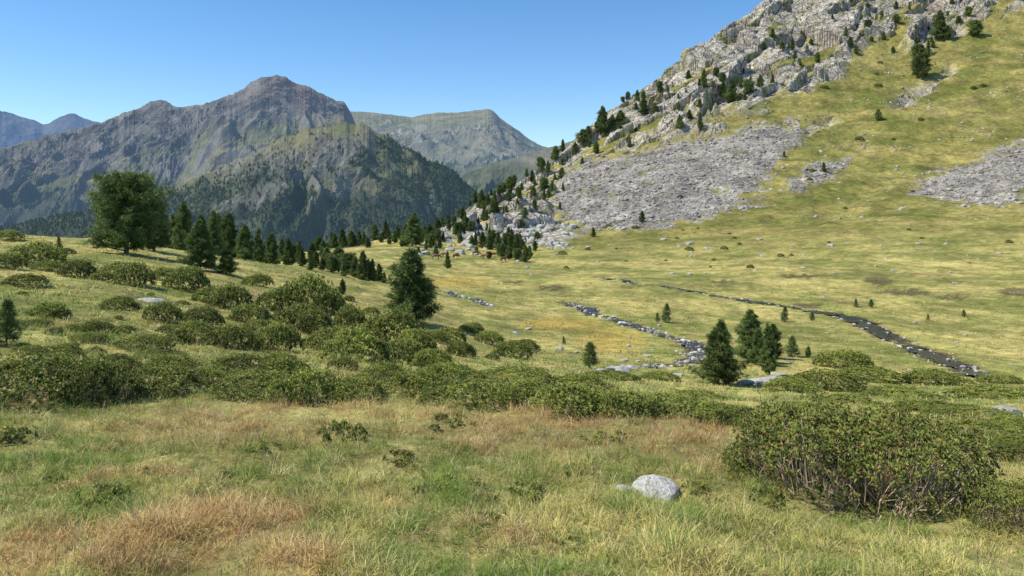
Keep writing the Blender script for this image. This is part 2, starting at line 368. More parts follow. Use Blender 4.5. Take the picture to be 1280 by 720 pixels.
# ------------------------------------------------------------------ streams
def mat_water():
    m,nt,N,L=newmat('stream_water')
    o=N.new('ShaderNodeOutputMaterial');p=N.new('ShaderNodeBsdfPrincipled');g=N.new('ShaderNodeNewGeometry')
    n=N.new('ShaderNodeTexNoise');n.inputs['Scale'].default_value=2.2;n.inputs['Detail'].default_value=6;L.new(g.outputs['Position'],n.inputs['Vector'])
    cr=N.new('ShaderNodeValToRGB');e=cr.color_ramp.elements;e[0].position=.42;e[0].color=(.010,.011,.012,1);e[1].position=.66;e[1].color=(.04,.035,.028,1)
    x=e.new(.78);x.color=(.2,.2,.2,1)
    L.new(n.outputs['Fac'],cr.inputs[0]);L.new(cr.outputs[0],p.inputs['Base Color'])
    p.inputs['Roughness'].default_value=.22;p.inputs['Specular IOR Level'].default_value=.35
    b=N.new('ShaderNodeBump');b.inputs['Strength'].default_value=1;b.inputs['Distance'].default_value=.3;L.new(n.outputs['Fac'],b.inputs['Height']);L.new(b.outputs[0],p.inputs['Normal'])
    L.new(p.outputs[0],o.inputs[0]);return m
MW=mat_water()
for k,(X,Y,w) in enumerate(SD):
    dx=np.gradient(X);dy=np.gradient(Y);l=np.hypot(dx,dy)+1e-6;nx=-dy/l;ny=dx/l
    kk=np.linspace(-.5,.5,7)
    PX=X[:,None]+nx[:,None]*kk*w[:,None];PY=Y[:,None]+ny[:,None]*kk*w[:,None]
    PZ=H(PX.ravel(),PY.ravel())-.02
    me=mk_mesh('stream',np.stack([PX.ravel(),PY.ravel(),PZ],1),gridq(len(X),7),None,None,[MW],smooth=True)
    add('stream',me,'shallow dark stream winding over stones through the meadow','stream','structure')
# ------------------------------------------------------------------ far mountains
def mountain(name,label,pts,D,W,seed,amp,lam,colfn,mat,nc=520,nr=200,zb=-.12,jag=1.0,fine=.22,skew=.5,gain=.55):
    P=np.array(pts,float);t=np.linspace((P[0,0]-640)/F,(P[-1,0]-640)/F,nc)
    vc=np.interp(t,(P[:,0]-640)/F,P[:,1])
    k=np.ones(5)/5;vc=np.convolve(np.pad(vc,2,mode='edge'),k,'valid')
    vc=vc+jag*(fbm(t*60,t*0+seed,5,seed,.65)*3.0)
    Dc=D*(1+.05*fbm(t*4,t*0,2,seed+3));zc=(HV-vc)/F*Dc
    f=np.concatenate([np.linspace(1,0,nr)**1.25*W,-np.linspace(.02,.3,14)*W])
    T,Fr=np.meshgrid(t,f,indexing='xy');DC=Dc[None,:];ZC=zc[None,:]
    Y=DC-Fr;X=T*Y;zbase=zb*D
    q=np.clip(Fr/W,0,1)
    wx=fbm(X/lam,Y/lam,4,seed+5)*lam*.7;wy=fbm(X/lam,Y/lam,4,seed+6)*lam*.7
    A=X+skew*Y
    N=(ridged((A+wx)/lam,(Y*.8+wy)/lam,7,seed+7,gain)-.5)*2
    N2=(ridged((X-skew*.7*Y+wx*.5)/(lam*.26),(Y*1.1+wy*.4)/(lam*.26),6,seed+8,.62)-.5)
    env=sm(Fr,0,W*.28)
    env2=sm(Fr,-W*.01,W*.04)
    patch=.2+.8*sm(fbm(X/(lam*.8),Y/(lam*.8),3,seed+9),-.2,.2)
    z=ZC-(ZC-zbase)*q**.9+amp*D*(env*N+fine*env2*N2*patch)*.5
    z=np.where(Fr<0,ZC+Fr*.7,z)
    gx=np.gradient(z,axis=1)/np.maximum(np.abs(np.gradient(X,axis=1)),1);gy=np.gradient(z,axis=0)/np.where(np.abs(np.gradient(Y,axis=0))<1,1,np.gradient(Y,axis=0))
    steep=np.hypot(gx,gy)
    U=640+F*X/Y;V=HV-F*z/Y
    C=colfn(X,Y,z,steep,U,V,N,patch)
    me=mk_mesh(name,np.stack([X.ravel(),Y.ravel(),z.ravel()],1),gridq(len(f),nc),None,C.reshape(-1,3),[mat],smooth=False)
    add(name,me,label,'mountain','structure')
    return X,Y,z,steep,U,V,N
def col_main(X,Y,z,st,U,V,N,p):
    g=mix((.205,.185,.105),(.135,.145,.075),sm(fbm(X/260,Y/260,5,401,.6),-.3,.3))
    rk=mix((.19,.175,.16),(.095,.09,.088),sm(fbm(X/90,Y/90,5,403,.7),-.22,.22))
    k=sm(st*.35+.5*p+.7*fbm(X/150,Y/150,6,405,.65)+np.clip((165-V)/90,0,.6),.5,.9)
    c=mix(g,rk,k*.9)
    red=np.exp(-(((U-355)/55)**2+((V-112)/26)**2))*sm(fbm(X/120,Y/120,4,409),-.2,.2)
    c=mix(c,(.24,.16,.13),np.clip(red*1.2,0,1)*.7)
    fo=sm(V+40*fbm(X/150,Y/150,6,407,.65),218,252)
    c=mix(c,(.05,.065,.035),fo*.75);return c
def forest_mask(X,Y,z,U,V,N):
    a=fbm(X/90,Y/90,6,411,.62)*1.6
    m=sm(a+(V-230)/55.,-.0,.35)
    right=sm(U+14*fbm(X/50,Y/50,3,413),450,500)*sm(V+14*a,160,190)*sm(a,-.55,-.15)
    mid=sm(U,350,400)*(1-sm(U,480,510))*sm(a,.05,.25)*sm(V,180,205)
    diag=np.exp(-((V+6*a-(262-.30*(U-200)))/12.)**2)*sm(U,205,240)*(1-sm(U,335,365))
    return np.clip(np.maximum(np.maximum(np.maximum(m*.95,right*.95),mid),diag*.9),0,1)
def col_spur(X,Y,z,st,U,V,N,p):
    g=mix((.185,.17,.088),(.125,.135,.062),sm(fbm(X/110,Y/110,5,421,.6),-.3,.3))
    rk=mix((.21,.197,.175),(.115,.108,.10),sm(fbm(X/40,Y/40,5,425,.65),-.25,.25))
    c=mix(g,rk,sm(st*.35+.4*p+.7*fbm(X/60,Y/60,6,423,.65),.4,.8)*.8)
    return mix(c,(.042,.055,.028),forest_mask(X,Y,z,U,V,N)*.8)
def col_back(X,Y,z,st,U,V,N,p):
    g=mix((.19,.175,.105),(.14,.148,.08),sm(fbm(X/300,Y/300,5,431,.6),-.3,.3))
    c=mix(g,(.175,.16,.14),sm(st+.6*fbm(X/150,Y/150,6,433,.65),.35,.8)*.6)
    c=mix(c,(.36,.34,.30),sm(fbm(X/120,Y/300,4,437),.28,.4)*.5*sm(V,150,165))
    return mix(c,(.05,.065,.035),sm(V+18*fbm(X/200,Y/200,4,435),192,215)*.6)
def col_blue(X,Y,z,st,U,V,N,p):
    return mix((.09,.09,.09),(.12,.12,.10),sm(N,-.3,.3))
M1=mat_mtn('spur_rock_grass_haze',(.022,.039,.058),.05,.6)
M2=mat_mtn('main_mountain_rock_haze',(.041,.069,.112),.02,.7)
M3=mat_mtn('back_mountain_rock_haze',(.052,.092,.145),.012)
M4=mat_mtn('distant_mountain_rock_haze',(.055,.125,.27),.008)
M5=mat_mtn('low_ridge_grass_haze',(.026,.05,.07),.03)
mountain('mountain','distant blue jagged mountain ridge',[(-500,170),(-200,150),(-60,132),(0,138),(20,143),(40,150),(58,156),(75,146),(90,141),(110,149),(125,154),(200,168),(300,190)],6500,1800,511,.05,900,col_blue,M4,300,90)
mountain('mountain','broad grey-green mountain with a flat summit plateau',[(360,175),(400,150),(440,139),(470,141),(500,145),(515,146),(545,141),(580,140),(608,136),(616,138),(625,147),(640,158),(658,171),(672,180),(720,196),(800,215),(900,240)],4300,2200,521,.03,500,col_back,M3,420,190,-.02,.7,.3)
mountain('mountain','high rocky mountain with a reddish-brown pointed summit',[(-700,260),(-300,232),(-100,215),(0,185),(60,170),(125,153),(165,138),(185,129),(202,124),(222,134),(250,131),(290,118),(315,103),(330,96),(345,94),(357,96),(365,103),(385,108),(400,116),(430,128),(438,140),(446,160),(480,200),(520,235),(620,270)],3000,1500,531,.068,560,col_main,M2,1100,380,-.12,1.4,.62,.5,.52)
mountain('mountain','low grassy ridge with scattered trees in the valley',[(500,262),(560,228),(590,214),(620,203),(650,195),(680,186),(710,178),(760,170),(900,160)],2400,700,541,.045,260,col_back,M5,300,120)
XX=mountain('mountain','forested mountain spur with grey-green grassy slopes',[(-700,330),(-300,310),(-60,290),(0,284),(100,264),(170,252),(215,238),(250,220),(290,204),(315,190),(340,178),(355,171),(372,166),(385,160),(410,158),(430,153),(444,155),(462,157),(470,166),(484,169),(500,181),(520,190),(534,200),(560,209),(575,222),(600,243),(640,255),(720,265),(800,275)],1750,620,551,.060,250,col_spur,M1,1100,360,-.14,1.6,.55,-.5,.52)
X,Y,z,st,U,V,N=XX
fm=forest_mask(X,Y,z,U,V,N).ravel()
w=fm*(V.ravel()<305)*(V.ravel()>150)*(U.ravel()>-60)*(U.ravel()<760)
w=w+.03*(w*0+1)*(V.ravel()<300)*(V.ravel()>165)
idx=R.choice(len(w),12000,p=w/w.sum())
cx=X.ravel()[idx]+R.uniform(-3,3,len(idx));cy=Y.ravel()[idx]+R.uniform(-3,3,len(idx));cz=z.ravel()[idx]-1.5
hh=R.uniform(4,9,len(idx));rr=hh*R.uniform(.25,.38,len(idx))
ang=np.linspace(0,2*np.pi,6)[:5]
ring=np.stack([np.cos(ang),np.sin(ang),np.zeros(5)],1)
V1=np.zeros((len(idx),6,3));V1[:,:5]=ring[None]*rr[:,None,None]*R.uniform(.7,1.3,(len(idx),5,1));V1[:,5,2]=hh;V1[:,:5,2]=hh[:,None]*R.uniform(.0,.25,(len(idx),5))
V1+=np.stack([cx,cy,cz],1)[:,None]
tri=np.array([[i,(i+1)%5,5] for i in range(5)]);T=(tri[None]+np.arange(len(idx))[:,None,None]*6).reshape(-1,3)
cc=mix((.032,.046,.02),(.07,.09,.035),R.rand(len(idx)));cc=np.repeat(cc,6,axis=0)
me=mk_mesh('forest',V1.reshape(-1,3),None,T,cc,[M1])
add('forest',me,'dark conifer forest covering the mountain spur','forest','stuff')
# ------------------------------------------------------------------ tubes & leaves
class Acc:
    def __init__(s): s.V=[];s.Q=[];s.T=[];s.C=[];s.n=0;s.mq=[];s.mt=[]
    def add(s,V,Q=None,T=None,C=None,m=0):
        V=np.asarray(V,float).reshape(-1,3);s.V.append(V)
        if Q is not None and len(Q): s.Q.append(np.asarray(Q)+s.n);s.mq.append(np.full(len(Q),m))
        if T is not None and len(T): s.T.append(np.asarray(T)+s.n);s.mt.append(np.full(len(T),m))
        C=np.asarray(C,float)
        if C.ndim==1: C=np.tile(C,(len(V),1))
        s.C.append(C);s.n+=len(V)
    def mesh(s,name,mats,smooth=False):
        Q=np.concatenate(s.Q) if s.Q else None;T=np.concatenate(s.T) if s.T else None
        mi=np.concatenate(s.mq+s.mt)
        return mk_mesh(name,np.concatenate(s.V),Q,T,np.concatenate(s.C),mats,mi,smooth)
def tube(acc,P,rad,n,c,m=0):
    P=np.asarray(P,float);k=len(P);d=np.gradient(P,axis=0);d/=np.linalg.norm(d,axis=1)[:,None]+1e-9
    up=np.array([.31,.17,.93]);a=np.cross(d,up);a/=np.linalg.norm(a,axis=1)[:,None]+1e-6;b=np.cross(d,a)
    an=np.arange(n)/n*2*np.pi
    V=P[:,None]+(a[:,None]*np.cos(an)[None,:,None]+b[:,None]*np.sin(an)[None,:,None])*np.asarray(rad)[:,None,None]
    Q=[]
    for i in range(k-1):
        for j in range(n): Q.append([i*n+j,i*n+(j+1)%n,(i+1)*n+(j+1)%n,(i+1)*n+j])
    acc.add(V,Q,None,c,m)
def unit(v): return v/(np.linalg.norm(v,axis=-1,keepdims=True)+1e-9)
def leaves(acc,P,D,L,Wd,C,m=0,rs=R,tipc=None):
    n=len(P);D=unit(D);S=unit(np.cross(D,unit(rs.normal(size=(n,3)))))
    L=np.asarray(L).reshape(-1,1)*np.ones((n,1));Wd=np.asarray(Wd).reshape(-1,1)*np.ones((n,1))
    V=np.stack([P,P+D*L*.5+S*Wd*.5,P+D*L,P+D*L*.5-S*Wd*.5],1)
    Q=np.arange(n*4).reshape(n,4)
    CC=np.repeat(np.asarray(C)[:,None],4,axis=1)
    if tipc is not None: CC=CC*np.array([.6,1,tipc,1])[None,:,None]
    acc.add(V.reshape(-1,3),Q,None,CC.reshape(-1,3),m)
def join2(pairs):
    j=Acc()
    for a,m in pairs:
        off=j.n
        j.V+=a.V;j.C+=a.C
        for Q_ in a.Q: j.Q.append(Q_+off);j.mq.append(np.full(len(Q_),m))
        j.n+=a.n
    return j
# ---- pine prototypes
def make_pine(seed,Ht,Rd,kind,ncl=900,nk=16,ndl=.2,ndw=.03,rag=.22,zj=.085):
    rs=np.random.RandomState(seed)
    tr=Acc();cr=Acc()
    nb=int(56 if kind=='round' else 66)
    if Ht<2: nb=30
    zt=np.linspace(0,Ht*.96,9);wob=rs.normal(size=(9,2))*Ht*.008;wob[0]=0
    TP=np.stack([np.cumsum(wob[:,0]),np.cumsum(wob[:,1]),zt],1)
    r0=Ht*(.03 if kind=='round' else .022)
    tube(tr,np.vstack([[0,0,-.25],TP]),np.r_[r0*1.25,np.linspace(r0,r0*.12,9)],7,(.16,.13,.10))
    cl=[];cn=[]
    lobes=rs.uniform(0,2*np.pi,4)
    for i in range(nb):
        f=(i+.5)/nb
        if kind=='round':
            f=.03+.95*f; pr=max(.12,math.sin(math.pi*min(1,.22+.75*f)))**.8
        else:
            f=.02+.96*f; pr=(1-f)**.72*(.75+.25*min(1,f/.12))+.03
        az=i*2.39996+rs.uniform(-.4,.4)
        lob=1+rag*.9*math.cos(2*(az-lobes[0])+3*f)+rag*.7*math.cos(3*(az-lobes[1])+9*f)
        L=Rd*pr*lob*rs.uniform(1-rag*1.3,1+rag*.8)
        tilt=(.1+.75*f) if kind=='round' else (.08+.6*f)
        z0=f*Ht*.93
        base=np.array([np.interp(z0,zt,TP[:,0]),np.interp(z0,zt,TP[:,1]),z0])
        d=np.array([math.cos(az),math.sin(az),tilt]);d/=np.linalg.norm(d)
        s=np.linspace(0,1,5)[:,None]
        B=base+d*L*s+np.array([0,0,1])*L*.18*(s**2)
        tube(tr,B,np.linspace(r0*.28,r0*.06,5)*(.5+pr),4,(.13,.11,.085))
        n=max(3,int(ncl/nb*(.35+pr)*1.05))
        bt=rs.uniform(.7,1.3)
        for k in range(n):
            q=rs.uniform(.15,1)**.6
            p=base+d*L*q+np.array([0,0,1])*L*.18*q*q
            j=rs.normal(size=3)*np.array([.15,.15,zj])*L*(.35+.65*q)*.9
            cl.append(p+j+[0,0,.04*L]);cn.append(bt)
    for k in range(14):
        cl.append(np.array([TP[-1,0],TP[-1,1],Ht*(.86+.13*k/14)])+rs.normal(size=3)*.04*Rd);cn.append(1)
    cl=np.array(cl);cn=np.array(cn);n=len(cl);cl[:,2]=np.maximum(cl[:,2],.02*Ht)
    out=np.clip(np.hypot(cl[:,0],cl[:,1])/Rd,0,1)
    D=rs.normal(size=(n,nk,3));D=unit(D);D[...,2]+=.6
    od=cl.copy();od[:,2]=0;D+=unit(od)[:,None]*.35
    D=unit(D)
    P=cl[:,None]+D*rs.uniform(0,.45,(n,nk,1))*ndl
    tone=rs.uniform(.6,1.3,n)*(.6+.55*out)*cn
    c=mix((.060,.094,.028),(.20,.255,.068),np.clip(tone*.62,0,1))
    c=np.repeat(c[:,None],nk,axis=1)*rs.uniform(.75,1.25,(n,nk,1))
    leaves(cr,P.reshape(-1,3),D.reshape(-1,3),ndl*rs.uniform(.7,1.2,n*nk),ndw,c.reshape(-1,3),0,rs,1.35)
    j=join2([(tr,1),(cr,0)])
    return dict(H=Ht,trunk=tr.mesh('trunk',[M_bark]),crown=cr.mesh('crown',[M_needle]),one=j.mesh('pine_tree',[M_needle,M_bark]))
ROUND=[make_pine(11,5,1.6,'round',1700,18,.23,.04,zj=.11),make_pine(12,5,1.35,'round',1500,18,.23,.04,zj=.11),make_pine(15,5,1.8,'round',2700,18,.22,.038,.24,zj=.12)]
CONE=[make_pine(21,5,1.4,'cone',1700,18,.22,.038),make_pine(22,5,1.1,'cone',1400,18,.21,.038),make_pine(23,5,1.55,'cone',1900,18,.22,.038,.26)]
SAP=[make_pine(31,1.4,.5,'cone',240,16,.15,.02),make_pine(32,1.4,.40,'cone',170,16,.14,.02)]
ntree=[0]
def tree(u,v,hpx,kind='cone',wid=1.0,depth=None,topv=None,idx=None,label=None,group=None,fine=None):
    if depth is None: x,y,zz=hit(u,v)
    else:
        y=depth;x=(u-640)/F*y;zz=float(H(np.array([x]),np.array([y]))[0])
    if topv is not None: h=(HV-topv)/F*y-zz
    else: h=hpx*y/F
    lst={'round':ROUND,'cone':CONE,'sap':SAP}[kind]
    p=lst[(ntree[0] if idx is None else idx)%len(lst)];ntree[0]+=1
    s=h/p['H']*1.03
    if label is None: label={'round':'dark green mountain pine with a rounded crown','cone':'dark green conical mountain pine on the grass','sap':'small young pine growing in meadow grass'}[kind]
    nm='pine_tree' if kind!='sap' else 'young_pine_tree'
    rot=(random.uniform(-.03,.03),random.uniform(-.03,.03),random.uniform(0,6.28));sca=(s*wid,s*wid,s)
    hp=h*F/y
    if hp>=34 or fine:
        e=add(nm,None,label,'pine tree',None,group,(x,y,zz),rot,sca);e.empty_display_size=.3
        add('trunk',p['trunk'],parent=e);add('crown',p['crown'],parent=e)
    else:
        add(nm,p['one'],label,'pine tree',None,group,(x,y,zz),rot,sca)
tree(158,317,98,'round',1.06,idx=2,label='large dark mountain pine with dense broad crown')
tree(192,314,60,'round',1.0,idx=0,label='dark mountain pine standing against a larger pine')
tree(250,338,62,'cone',1.0,label='dark conical pine on the grassy slope')
tree(283,343,36,'cone',1.1)
tree(514,403,90,'cone',1.25,idx=2,label='lone dark green pine on a shrubby slope')
G1='pines on the meadow beside the stream'
tree(897,481,80,'cone',1.15,idx=0,group=G1);tree(939,452,64,'cone',1.0,idx=2,group=G1);tree(962,468,62,'cone',.8,idx=1,group=G1);tree(948,456,44,'cone',1.1,idx=0,group=G1);tree(966,448,42,'cone',1,idx=2,group=G1)
G2='pines behind the grassy shoulder'
for u,d,tv in [(216,92,268),(230,88,253),(249,96,268),(267,88,264),(285,96,267),(307,94,281),(323,100,287),(339,108,292),(361,106,298),(376,116,301),(390,112,303),(274,112,268)]:
    tree(u,0,0,'cone',random.uniform(.75,1.0),depth=d,topv=tv,group=G2)
for u,v,h in [(378,333,22),(395,334,20),(409,337,27),(423,340,30),(436,343,26),(452,350,36),(465,352,28),(474,352,22),(398,308,18),(415,300,20),(404,322,22),(330,318,20),(352,322,24),(366,326,20),(427,369,20),(386,355,12),(444,346,24),(459,346,22),(388,338,16),(416,341,20),(430,346,18),(480,354,14),(403,338,16)]:
    tree(u,v,h,random.choice(['cone','cone','cone','round']),random.uniform(.85,1.15),group=G2)
G3='pines around the edge of the far meadow'
for u,v,h in [(515,308,42),(524,306,26),(508,302,22),(536,300,20),(560,336,22),(590,308,14),(604,310,20),(622,312,22),(634,318,26),(645,316,24),(656,328,22),(662,322,14),(640,300,14),(548,302,16),(575,304,12),(440,298,20),(455,298,16),(468,298,20),(428,300,24),(482,298,22),(496,298,16),(612,298,13),(680,250,14),(668,262,12),(656,272,13),(650,326,16),(742,296,12),(700,262,10),(628,322,18),(650,310,18),(638,308,20),(616,304,16),(598,302,14)]:
    tree(u,v,h,random.choice(['cone','cone','round','cone']),random.uniform(.8,1.15),group=G3)
for i in range(26):
    u=random.uniform(395,560);v=random.uniform(296,305)+random.random()**2*12
    tree(u,v,random.uniform(8,20),random.choice(['cone','cone','round']),random.uniform(.8,1.15),group=G3)
for i in range(16):
    u=random.uniform(585,675);v=random.uniform(298,328)
    tree(u,v,random.uniform(8,18),random.choice(['cone','round']),random.uniform(.85,1.2),group=G3)
G4='pines dotted over the rocky mountainside'
for u,v,h in [(755,168,36),(880,110,24),(805,142,22),(915,126,30),(903,128,20),(935,118,18),(950,112,14),(875,161,20),(850,161,18),(728,182,18),(785,100,12),(825,117,14),(718,190,16),(990,62,14),(1175,50,36),(1152,98,42),(1160,70,20),(1218,46,20),(1098,151,14),(1070,67,12),(1030,215,12),(802,278,14),(745,192,14),(765,160,18),(797,128,14),(1185,48,16),(1210,22,12),(980,196,8),(703,190,16),(694,196,18),(1145,80,14),(925,110,14),(1000,84,8),(955,62,10),(690,240,14),(862,148,12),(735,170,12)]:
    tree(u,v,h,random.choice(['cone','round','cone']),random.uniform(.85,1.2),group=G4)
for i in range(100):
    a=random.random();u=530+a*165+random.uniform(-14,14);v=286-a*86+random.uniform(-4,38)
    tree(u,v,random.uniform(7,16),random.choice(['cone','cone','cone','round']),random.uniform(.75,1.15),group=G4)
for i in range(64):
    u=random.uniform(720,1200);v=random.uniform(.0,1)*64+ max(6,(150-(u-720)*.42))
    tree(u,v,random.uniform(5,13),random.choice(['round','cone']),random.uniform(.9,1.3),group=G4)
G5='young pines on the meadow'
for u,v,h in [(8,432,54),(737,460,30),(832,403,22),(990,446,24),(1070,384,10),(1089,384,9),(980,402,18),(332,406,18),(74,312,15),(1015,401,10),(822,402,10),(1205,396,8),(705,430,9),(1010,446,12),(1160,400,7)]:
    tree(u,v,h,'sap',random.uniform(.9,1.3),group=G5)
# ------------------------------------------------------------------ bushes
def make_bush(seed,w,d,h,nrose,leafL,nst,lift=.0,redf=.04,bw=.34,rnd=0.0,cols_=((.08,.122,.025),(.34,.375,.068)),var=.16,taper=0.0):
    rs=np.random.RandomState(seed)
    nl=int(15*w*d/.8)+6
    lob=[]
    for i in range(nl):
        a=rs.uniform(0,6.28);q=math.sqrt(rs.uniform(0,1))
        x=math.cos(a)*q*w*.38;y=math.sin(a)*q*d*.38
        r=rs.uniform(.45,1.0)*h*.46
        drop=.42+.2*rnd
        hl=h*(1-taper*(x/w+.5))
        r=r*(1-.5*taper*(x/w+.5))
        zc=hl*(.92-drop*q*q)-r+rs.uniform(-var*1.5,.06)*h*(1-.6*rnd)
        lob.append((x,y,max(zc,r*.3+lift),r*rs.uniform(1,1.35),r))
    if rnd>0: lob.append((rs.uniform(-.1,.1),0,h*.40,w*.30,h*.42))
    lob=np.array(lob)
    area=lob[:,3]**2;pi=area/area.sum()
    ii=rs.choice(len(lob),nrose*3,p=pi)
    n=unit(rs.normal(size=(len(ii),3)));n[:,2]=np.where(n[:,2]<-.35,-n[:,2],n[:,2])
    c=lob[ii];P=c[:,:3]+n*np.stack([c[:,3],c[:,3],c[:,4]],1)*(1+.18*rs.normal(size=(len(ii),1)))
    ins=np.zeros(len(P),int)
    for l in lob:
        e=((P-l[:3])/np.array([l[3],l[3],l[4]]));ins+=((e**2).sum(1)<.66)
    keep=(ins==0)&(P[:,2]>.02+lift*.6);P=P[keep][:nrose];n=n[keep][:nrose]
    k=9;m=len(P)
    ax=unit(n+[0,0,.55]+rs.normal(size=n.shape)*.25)
    th=rs.uniform(0,6.28,(m,k));t1=unit(np.cross(ax,[.3,.9,.2]));t2=np.cross(ax,t1)
    D=ax[:,None]*rs.uniform(.25,1.0,(m,k,1))+t1[:,None]*np.cos(th)[...,None]+t2[:,None]*np.sin(th)[...,None]
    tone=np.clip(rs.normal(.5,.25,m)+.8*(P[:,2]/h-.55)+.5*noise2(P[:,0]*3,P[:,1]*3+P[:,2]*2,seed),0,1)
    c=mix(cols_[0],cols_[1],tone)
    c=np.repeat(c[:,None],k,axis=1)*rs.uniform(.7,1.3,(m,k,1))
    rdm=(rs.rand(m)<.35)[:,None];rd=(rs.rand(m,k)<redf*2)&rdm;c[rd]=np.array([.38,.18,.08])*rs.uniform(.6,1.2,(rd.sum(),1))
    yl=rs.rand(m,k)<.05;c[yl]=[.42,.36,.10]
    A=Acc();leaves(A,np.repeat(P[:,None],k,axis=1).reshape(-1,3),D.reshape(-1,3),leafL*rs.uniform(.65,1.15,m*k),leafL*bw,c.reshape(-1,3),0,rs,1.15)
    S=Acc()
    for i in range(nst):
        e=P[rs.randint(m)]*np.array([1,1,.96])
        b=np.array([e[0]*rs.uniform(.1,.85),e[1]*rs.uniform(.1,.85),-.03])
        s=np.linspace(0,1,6)[:,None];mid=b*(1-s)+e*s
        mid=mid+np.array([e[0]-b[0],e[1]-b[1],0])*(np.sin(s*math.pi)*.28)+rs.normal(size=(6,3))*.028
        tube(S,mid,np.linspace(.008,.0025,6)*rs.uniform(.5,1.1),4,np.array([.60,.46,.30])*rs.uniform(.5,1.2))
    J=join2([(A,0),(S,1)])
    return dict(w=w,h=h,d=d,leaf=A.mesh('foliage',[M_leaf]),stem=S.mesh('stems',[M_twig]),one=J.mesh('rhododendron_bush',[M_leaf,M_twig]))
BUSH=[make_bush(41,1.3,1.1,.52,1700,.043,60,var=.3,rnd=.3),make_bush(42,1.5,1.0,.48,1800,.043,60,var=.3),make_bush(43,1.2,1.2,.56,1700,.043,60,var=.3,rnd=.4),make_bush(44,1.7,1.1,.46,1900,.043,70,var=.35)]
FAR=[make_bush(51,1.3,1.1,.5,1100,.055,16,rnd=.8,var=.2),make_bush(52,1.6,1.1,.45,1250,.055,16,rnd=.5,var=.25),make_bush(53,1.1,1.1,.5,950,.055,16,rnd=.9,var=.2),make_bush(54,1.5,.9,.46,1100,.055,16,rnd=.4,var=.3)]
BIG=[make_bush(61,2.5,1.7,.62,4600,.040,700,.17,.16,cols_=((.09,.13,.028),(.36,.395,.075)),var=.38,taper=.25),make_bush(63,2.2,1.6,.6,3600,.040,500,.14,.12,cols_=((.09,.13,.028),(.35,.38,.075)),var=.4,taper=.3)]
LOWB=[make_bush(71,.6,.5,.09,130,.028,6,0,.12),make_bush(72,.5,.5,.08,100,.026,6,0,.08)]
nb_=[0]
def bush(u,v,wpx,hpx,lst=None,label='low dense green rhododendron bush in dry grass',group='rhododendron bushes across the slope',rotz=None,pi=None):
    x,y,zz=hit(u,v)
    w=wpx*y/F;h=hpx*y/F
    if lst is None: lst=BUSH if y<16 else FAR
    p=lst[(nb_[0] if pi is None else pi)%len(lst)];nb_[0]+=1
    sx=w/p['w'];sz=h/p['h']*(1.0 if y<11 else 1.15)
    sy=min(max(sx,.5*sx),1.4*sz+.3*sx) if y>10 else min(sx,1.2*sz+.2)
    y2=y+p['d']*sy*.42;x2=x*(y2/y);z2=float(H(np.array([x2]),np.array([y2]))[0])
    rz=random.uniform(-.35,.35)+(math.pi if random.random()<.5 else 0) if rotz is None else rotz
    if y<16:
        e=add('rhododendron_bush',None,label,'bush',None,group,(x2,y2,z2-.02),(0,0,rz),(sx,sy,sz));e.empty_display_size=.2
        add('foliage',p['leaf'],parent=e);add('stems',p['stem'],parent=e)
    else: add('rhododendron_bush',p['one'],label,'bush',None,group,(x2,y2,z2-.02),(0,0,rz),(sx,sy,sz))
bush(1080,652,390,120,BIG,'large rhododendron bush with bare twigs showing beneath leaves',rotz=.0,pi=0)
bush(1285,672,190,76,BIG,'large rhododendron bush with bare twigs showing beneath leaves',rotz=.1,pi=1)
for b in [(40,514,160,72),(122,508,130,58),(198,498,120,40),(262,488,80,30),(322,504,110,42),(388,508,124,54),(446,506,84,36),(520,500,110,38),(592,510,120,46),(654,512,110,38),(712,522,128,50),(776,524,120,40),(834,524,100,30),(884,530,90,26),(925,535,110,28),(985,548,150,30),(1060,548,150,24),(1140,552,150,22),(1220,556,140,24),(1275,575,120,24),(960,600,110,46),
          (290,436,80,30),(240,432,74,26),(350,440,76,32),(445,452,80,40),(500,458,80,34),(540,462,60,24),(380,398,96,44),(345,392,50,26),(410,392,50,26),(392,420,52,30),(434,416,48,30),(492,432,76,40),(520,440,56,28),(465,425,48,22),(290,388,66,28),(262,380,44,20),(232,364,60,28),(205,352,46,16),(165,358,60,26),(150,345,46,16),(96,348,56,22),(128,352,36,12),(42,332,80,24),(60,340,40,12),(8,336,50,18),(12,302,34,12),(325,358,46,14),(30,360,54,14),(80,318,30,8),(640,448,56,20),(608,430,44,14),(560,430,44,18),(575,446,44,18),(655,440,44,14),(585,415,36,8),(300,470,80,28),(356,478,90,34),(212,468,80,26),(560,480,90,26),(640,484,96,24),(724,488,90,20),(480,485,84,30),(370,412,90,28),(420,440,84,28),(330,424,76,22),(140,470,76,26),(80,452,70,22),(180,442,66,22),(120,420,60,20),(60,400,54,18),(200,404,54,20),(150,388,46,16),(250,408,60,22),(310,404,56,22),
          (1062,462,84,20),(1090,478,90,16),(1030,488,110,20),(1170,482,90,16),(1165,518,130,20),(1240,500,110,16),(1130,500,110,14),(990,492,80,16),(1060,510,130,18),(1210,530,120,18),(1265,540,90,18),(870,500,90,14),(820,475,60,8),(760,478,80,12),(1250,480,60,10),(1000,520,120,18)]:
    bush(*b)
for i in range(56):
    u=random.uniform(0,620);v=random.uniform(345,490)
    if v< 330+u*.10: continue
    s=random.uniform(.4,1.0)*(v-270)*.24
    bush(u,v,s*1.1,s*.36)
for i in range(40):
    u=random.uniform(700,1280);v=random.uniform(70,335) if u>1000 else random.uniform(285,340)
    s=random.uniform(4,11)
    bush(u,v,s,s*.42,label='small dark juniper-like shrub on the grassy slope',group='small shrubs dotted over the slope')
